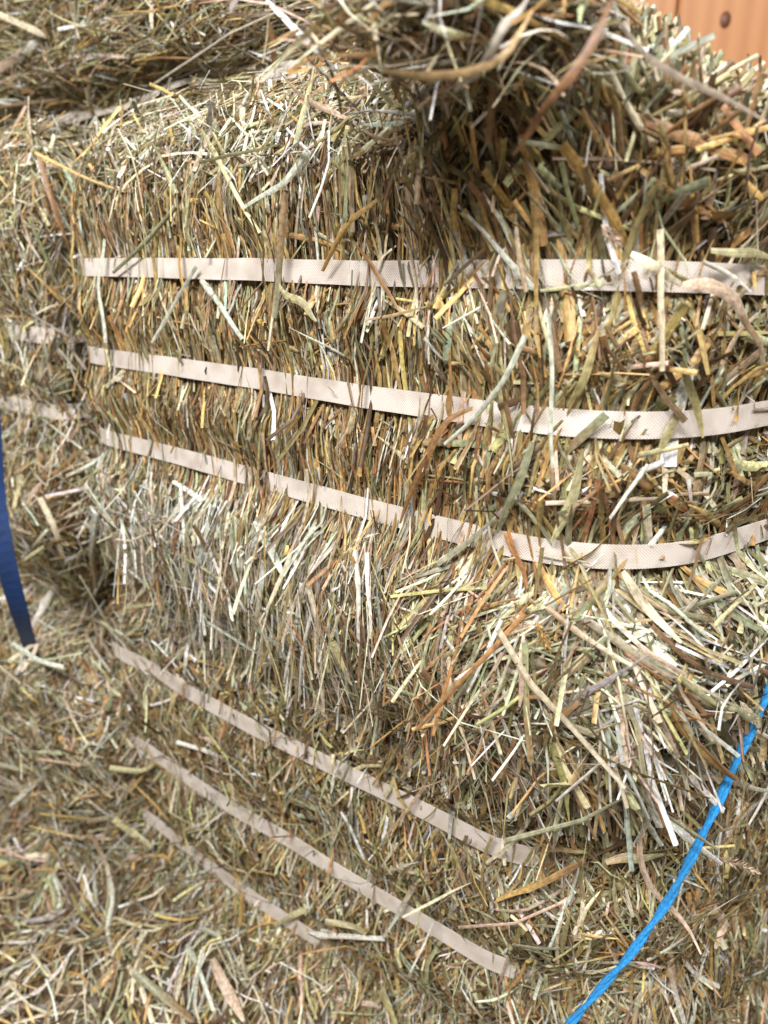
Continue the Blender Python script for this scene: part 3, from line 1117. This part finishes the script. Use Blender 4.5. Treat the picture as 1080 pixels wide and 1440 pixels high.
# ------------------------------------------------------------------ hay strewn and heaped on the floor in front
def build_floor_hay():
    g = np.random.default_rng(707)

    def height(x, y):
        # rises towards the bales' foot
        d = (x - P0[0]) * (-bx) + (y - P0[1]) * (-by)            # distance in front of the bale faces
        al = (x - P0[0]) * ux + (y - P0[1]) * uy
        up = .16 * np.exp(-np.maximum(0, d + .03) / .16) * (1 - .6 * sm(.35, .6, al))
        return -.972 + up + .05 + .025 * vn(x * 9, y * 9, 81) + .02 * vn(x * 24, y * 24, 82)
    nx, ny = 70, 60
    X, Y = np.meshgrid(np.linspace(-1.25, .75, nx), np.linspace(-.2, 1.5, ny), indexing='ij')
    Zc = height(X, Y) - .012
    V = np.stack([X, Y, Zc], -1).reshape(-1, 3)
    i = np.arange(nx - 1)[:, None]; j = np.arange(ny - 1)[None]
    a = i * ny + j
    F = np.stack([a, a + ny, a + ny + 1, a + 1], -1).reshape(-1, 4)
    n, K = 26000, 4
    x = g.uniform(-1.2, .7, n); y = g.uniform(-.1, 1.2, n)
    th = g.uniform(0, 2 * math.pi, n)
    L = np.exp(g.normal(math.log(.055), .4, n))
    t = np.linspace(-.5, .5, K)[None]
    b = g.normal(0, .28, n)[:, None]
    px = x[:, None] + L[:, None] * (t * np.cos(th)[:, None] - b * t * t * np.sin(th)[:, None])
    py = y[:, None] + L[:, None] * (t * np.sin(th)[:, None] + b * t * t * np.cos(th)[:, None])
    pz = height(px, py) + g.uniform(-.014, .018, n)[:, None] + (g.normal(0, .22, n) * L)[:, None] * t
    P = np.stack([px, py, pz], -1)
    Nm = np.zeros_like(P); Nm[..., 2] = 1
    R = ribbons(P, Nm, np.exp(g.normal(math.log(.0025), .45, n)), g.uniform(.1, .4, n), g.normal(0, .6, n), np.ones((n, K)))
    cl = vn(x * 14, y * 14, 83)
    wt = np.array([1.5, .7, .9, 1.0, 1.1, .25, .6, .5, .35, .7])[None] * np.ones((n, 1))
    wt[:, 6] += 1.2 * np.maximum(0, cl); wt[:, 4] += .8 * np.maximum(0, cl); wt[:, 1] += .6 * np.maximum(0, -cl)
    tn = tints(n, wt, g=g)
    Vall = np.vstack([V, R.reshape(-1, 3)])
    Fall = np.vstack([F, ribbon_quads(n, K) + len(V)])
    tv = np.vstack([np.tile((.12, .08, .04, 1), (len(V), 1)), vert_tint(tn, K)])
    o = bpy.data.objects.new('strewn_hay', None)
    col.objects.link(o)
    o.location = (-.2, .5, -.975)
    m = link('loose_hay', mesh_from('loose_hay', rel(o, Vall), Fall, tv), HAY, o)
    m['kind'] = 'stuff'
    V[:, 2] += .018
    SURF.append((o, BVHTree.FromPolygons([tuple(v) for v in V], [tuple(f) for f in F])))
    o['kind'] = 'stuff'
    o['label'] = 'loose hay strewn over the floor and heaped against the foot of the bales'
    o['category'] = 'hay'


build_floor_hay()

# ------------------------------------------------------------------ single stalks one can pick out, each lying on its bale
# (path in photograph pixels, width there, tint, lift off the surface)
PICK = [
    ([(-6, 812), (30, 790), (62, 768)], 6, 9, .13), ([(-4, 842), (16, 838), (40, 830)], 7, 1, .13), ([(14, 930), (46, 905), (84, 896)], 6, 0, .10),
    ([(20, 905), (52, 930), (92, 938)], 7, 7, .10), ([(48, 780), (70, 765), (96, 756)], 7, 4, .03), ([(30, 945), (50, 915), (58, 880)], 5, 8, .10),
    ([(55, 700), (78, 745), (88, 780)], 8, 0, .03), ([(30, 720), (48, 690), (60, 676)], 8, 8, .03),
    ([(928, 322), (930, 420), (931, 522)], 9, 0, .020), ([(890, 358), (925, 378), (958, 402)], 14, 0, .022),
    ([(1000, 353), (1045, 354), (1085, 362)], 12, 9, .020), ([(988, 366), (1030, 390), (1056, 410)], 6, 1, .022),
    ([(958, 402), (1000, 398), (1030, 418), (1050, 458)], 17, 8, .018), ([(1048, 440), (1066, 490), (1084, 535)], 9, 0, .022),
    ([(738, 470), (708, 538), (668, 590), (626, 626)], 8, 7, .018), ([(772, 440), (775, 560), (778, 658)], 7, 7, .016),
    ([(668, 574), (626, 590), (600, 640), (572, 700), (563, 736)], 12, 5, .014), ([(747, 622), (725, 690), (700, 750)], 14, 2, .006),
    ([(820, 632), (806, 700), (776, 762)], 17, 9, .008), ([(842, 470), (820, 530), (798, 578)], 12, 3, .008),
    ([(962, 500), (976, 560), (986, 622)], 12, 3, .012), ([(957, 572), (940, 608), (924, 646)], 12, 3, .010),
    ([(898, 642), (930, 632), (968, 626)], 8, 9, .010), ([(911, 653), (885, 690), (858, 728)], 6, 1, .014),
    ([(768, 854), (812, 890), (888, 936)], 8, 0, .016), ([(874, 800), (908, 856), (956, 900)], 14, 0, .012),
    ([(1062, 823), (1030, 852), (1003, 882)], 6, 9, .016), ([(736, 893), (735, 940), (731, 994)], 11, 8, .014),
    ([(792, 1094), (762, 1130), (726, 1180), (684, 1213)], 6, 0, .020), ([(796, 1094), (793, 1154), (777, 1193)], 4, 1, .020),
    ([(956, 1118), (914, 1146), (895, 1176), (911, 1246), (968, 1298), (986, 1342)], 8, 8, .040),
    ([(988, 1262), (1022, 1300), (1006, 1334)], 12, 8, .024), ([(1008, 1338), (1046, 1378)], 13, 8, .020),
    ([(934, 1149), (975, 1184), (1014, 1216)], 9, 1, .045), ([(940, 1324), (948, 1390), (963, 1444)], 8, 1, .020),
    ([(824, 1211), (760, 1242), (700, 1266)], 9, 4, .018), ([(647, 985), (617, 1074), (582, 1128), (538, 1182)], 6, 8, .014),
    ([(798, 986), (835, 1065), (866, 1137)], 10, 0, .014), ([(842, 1058), (858, 1100), (871, 1142)], 9, 1, .018),
    ([(858, 1033), (886, 1068), (912, 1102)], 10, 1, .016), ([(865, 1073), (898, 1140), (932, 1188)], 8, 7, .018),
    ([(853, 1212), (890, 1206), (932, 1204)], 12, 9, .014), ([(540, 1318), (574, 1260), (622, 1188)], 8, 7, .016),
    ([(178, 854), (240, 846), (302, 844)], 5, 9, .012), ([(178, 854), (212, 822), (240, 795)], 5, 0, .012),
    ([(32, 906), (62, 850), (91, 798)], 9, 1, .050), ([(251, 903), (278, 890), (302, 877)], 6, 1, .012),
    ([(260, 952), (262, 926), (266, 900)], 7, 1, .012), ([(136, 718), (127, 776), (136, 826)], 9, 7, .012),
    ([(255, 683), (259, 760), (263, 832)], 5, 1, .008), ([(502, 773), (503, 850), (506, 918)], 7, 1, .009),
    ([(515, 778), (519, 840), (521, 898)], 6, 1, .009), ([(426, 818), (412, 890), (401, 958)], 7, 1, .010),
    ([(434, 823), (450, 890), (462, 944)], 8, 0, .010), ([(358, 733), (382, 775), (401, 817)], 12, 7, .007),
    ([(371, 788), (361, 860), (351, 924)], 8, 7, .010), ([(339, 952), (370, 916), (402, 878)], 5, 0, .012),
    ([(447, 815), (430, 900), (418, 985)], 6, 1, .010), ([(468, 800), (472, 870), (480, 935)], 5, 7, .009),
    ([(126, 1172), (150, 1210), (161, 1275), (145, 1306), (170, 1358)], 6, 7, .022), ([(154, 1079), (206, 1086), (251, 1041)], 7, 9, .014),
    ([(249, 1044), (284, 1052), (321, 1069)], 6, 1, .014), ([(159, 1151), (188, 1172), (214, 1193)], 9, 9, .014),
    ([(17, 1132), (46, 1104), (74, 1080)], 9, 1, .020), ([(188, 1368), (230, 1400), (272, 1437)], 10, 2, .020),
    ([(298, 1348), (320, 1390), (341, 1437)], 13, 8, .016), ([(264, 1328), (284, 1376), (301, 1422)], 6, 7, .016),
    ([(434, 1315), (490, 1316), (542, 1320)], 7, 1, .014), ([(388, 1301), (424, 1280), (497, 1259)], 9, 9, .014),
    ([(273, 113), (269, 160), (264, 207)], 12, 0, .014), ([(0, 20), (56, 46), (156, 91)], 7, 0, .016),
    ([(-5, 98), (28, 78), (56, 54)], 11, 1, .016), ([(212, -6), (213, 42)], 6, 0, .014),
    ([(0, 152), (70, 142), (170, 121)], 5, 0, .016), ([(122, 123), (127, 148), (134, 172)], 9, 0, .016),
    ([(432, 214), (402, 256), (343, 292)], 10, 7, .016), ([(284, 184), (324, 258), (346, 297), (366, 328)], 7, 9, .014),
    ([(52, 214), (76, 290), (101, 361)], 7, 5, .016), ([(50, 214), (140, 259), (246, 291)], 4, 4, .014),
    ([(394, 104), (440, 149), (502, 171)], 9, 8, .014), ([(248, 291), (202, 344), (159, 383)], 6, 2, .012),
    ([(146, 336), (138, 400), (148, 482)], 6, 7, .012), ([(276, 374), (246, 426), (214, 482)], 6, 7, .010),
    ([(284, 394), (318, 442), (341, 477)], 8, 7, .009), ([(532, 279), (490, 309), (454, 381)], 9, 4, .012),
    ([(401, 268), (396, 345), (385, 447)], 10, 2, .010), ([(391, 401), (420, 426), (447, 449)], 12, 9, .009),
    ([(436, 48), (462, 76), (492, 101)], 10, 2, .016), ([(380, 34), (384, 66), (386, 102)], 8, 5, .014),
    ([(500, 345), (525, 375), (545, 410), (562, 440)], 7, 5, .010), ([(372, 528), (376, 545), (377, 575)], 6, 6, .006),
    ([(535, 1390), (548, 1420), (560, 1450)], 10, 3, .02), ([(705, 1010), (722, 1055), (728, 1105)], 6, 1, .016),
    ([(700, 1130), (712, 1100), (708, 1070)], 9, 7, .012), ([(940, 1020), (985, 1030), (1040, 1022)], 8, 1, .016),
    ([(980, 1090), (1030, 1100), (1078, 1112)], 9, 7, .016), ([(960, 955), (1000, 990), (1050, 1000)], 8, 9, .016),
]


def build_picks():
    g = np.random.default_rng(808)
    for path, wpx, tint, lift in PICK:
        hs = [hit(u, v, lift) for u, v in path]
        ds = [h[0].length for h in hs if h]
        if not ds:
            continue
        own = [h[2] for h in hs if h][0]
        md = sorted(ds)[len(ds) // 2]
        D = np.array([min(max(h[0].length, md - .03), md + .05) if h else md for h in hs])
        pts = [np.array(ray(u, v).normalized()) * d for (u, v), d in zip(path, D)]
        K = 12
        tt0 = np.linspace(0, 1, K)
        P = smooth_path(pts, K)[None]
        P = P + .0012 * np.sin(tt0 * g.uniform(3, 9) + g.uniform(0, 6))[None, :, None] * g.normal(0, 1, 3)[None, None] * (1.0 if wpx >= 12 else .5)
        n3 = np.array([h[1] for h in hs if h][0]); n3 = n3 / np.linalg.norm(n3)
        view = -P[0].mean(0); view = view / np.linalg.norm(view)
        nn = n3 * .5 + view * .7 + g.normal(0, .15, 3)
        Nm = np.broadcast_to(nn, P.shape)
        w = np.array([wpx * md * .93 / FPX])
        leaf = wpx >= 12 or tint in (5, 8)
        tt = np.linspace(0, 1, K)
        tp = (np.clip(1.05 - np.abs(tt - .45) ** 1.8 * 2.2, .2, 1) if leaf else .9 + .1 * np.cos(tt * 3))[None]
        if not leaf:
            tp[0, int(g.integers(2, K - 2))] *= 1.3                  # a node of the stem
        roll = np.array([g.normal(0, .2)])[:, None] + g.normal(0, .9) * (tt - .5)[None]
        V = ribbons(P, Nm, w, np.array([.16 if leaf else .34]), roll, tp)
        c = np.clip(TINTS[tint] * math.exp(g.normal(0, .08)), 0, .85)
        singles(own, rel(own, V), c[None], 'hay_leaf' if leaf else 'hay_stalk')


build_picks()


# two wide leaves of the loose clump that lean out towards the lens
def clump_leaves():
    g = np.random.default_rng(909)
    for path, w, c in (([(862, 2, .40), (842, 40, .385), (800, 112, .375), (760, 165, .38), (720, 216, .40)], .0042, (.24, .125, .06)),
                       ([(862, 28, .44), (905, 72, .43), (960, 112, .43), (1085, 172, .45)], .0031, (.40, .33, .26)),
                       ([(540, 104, .40), (590, 112, .385), (648, 106, .38), (705, 80, .385), (748, 14, .41)], .0038, (.40, .27, .13)),
                       ([(640, 135, .39), (700, 60, .38), (742, -10, .39)], .0040, (.55, .50, .42))):
        pts = [np.array(ray(u, v).normalized()) * d for u, v, d in path]
        K = 16
        P = smooth_path(pts, K)[None]
        tt = np.linspace(0, 1, K)
        P = P + .0012 * np.sin(tt * g.uniform(5, 12) + g.uniform(0, 6))[None, :, None] * g.normal(0, 1, 3)[None, None]
        tp = (np.clip(1.05 - np.abs(tt - .45) ** 1.8 * 2.4, .18, 1) * (1 + g.normal(0, .10, K)))[None]
        nn = -P[0].mean(0)
        Nm = np.broadcast_to(nn / np.linalg.norm(nn), P.shape)
        V = ribbons(P, Nm, np.array([w]), np.array([.14]), g.normal(0, .2, 1)[:, None] + .8 * (tt - .5)[None], tp)
        singles(clump_obj, rel(clump_obj, V), np.array([c]), 'hay_leaf')


clump_leaves()


# ------------------------------------------------------------------ a few seed heads caught in the hay
def seed_heads():
    g = np.random.default_rng(929)
    for (u0, v0), (u1, v1), rad, lift, tint in (((752, 872), (772, 912), .0042, .014, 4), ((846, 316), (868, 342), .0045, .022, 8),
                                               ((1012, 1206), (1064, 1226), .0048, .040, 8), ((1040, 985), (1062, 1015), .0035, .02, 0)):
        a, b = hit(u0, v0, lift), hit(u1, v1, lift)
        if not (a and b):
            continue
        own = a[2]
        A, B = np.array(a[0]), np.array(ray(u1, v1).normalized()) * a[0].length
        ax = B - A
        L = np.linalg.norm(ax); ax /= L
        n, K = 150, 4
        f = g.random(n)
        d = np.cross(ax, g.normal(0, 1, (n, 3))); d /= np.linalg.norm(d, axis=1, keepdims=True)
        prof = np.sin(np.clip(f * .9 + .1, 0, 1) * math.pi) ** .6
        tt = np.linspace(0, 1, K)[None, :, None]
        P = A[None, None] + ax * (f[:, None, None] * L) + tt * (d * (rad * prof)[:, None] + ax * .004)[:, None]
        V = ribbons(P, np.broadcast_to(d[:, None] + ax, P.shape), np.full(n, .0009), np.full(n, .3), g.normal(0, .8, n), np.array([.6, 1, .8, .2])[None] * np.ones((n, 1)))
        t = np.clip(TINTS[tint] * np.exp(g.normal(0, .3, (n, 1))), 0, .85)
        o = link('seed_head', mesh_from('seed_head', rel(own, V).reshape(-1, 3), ribbon_quads(n, K), vert_tint(t, K, g)), HAY, own)


seed_heads()
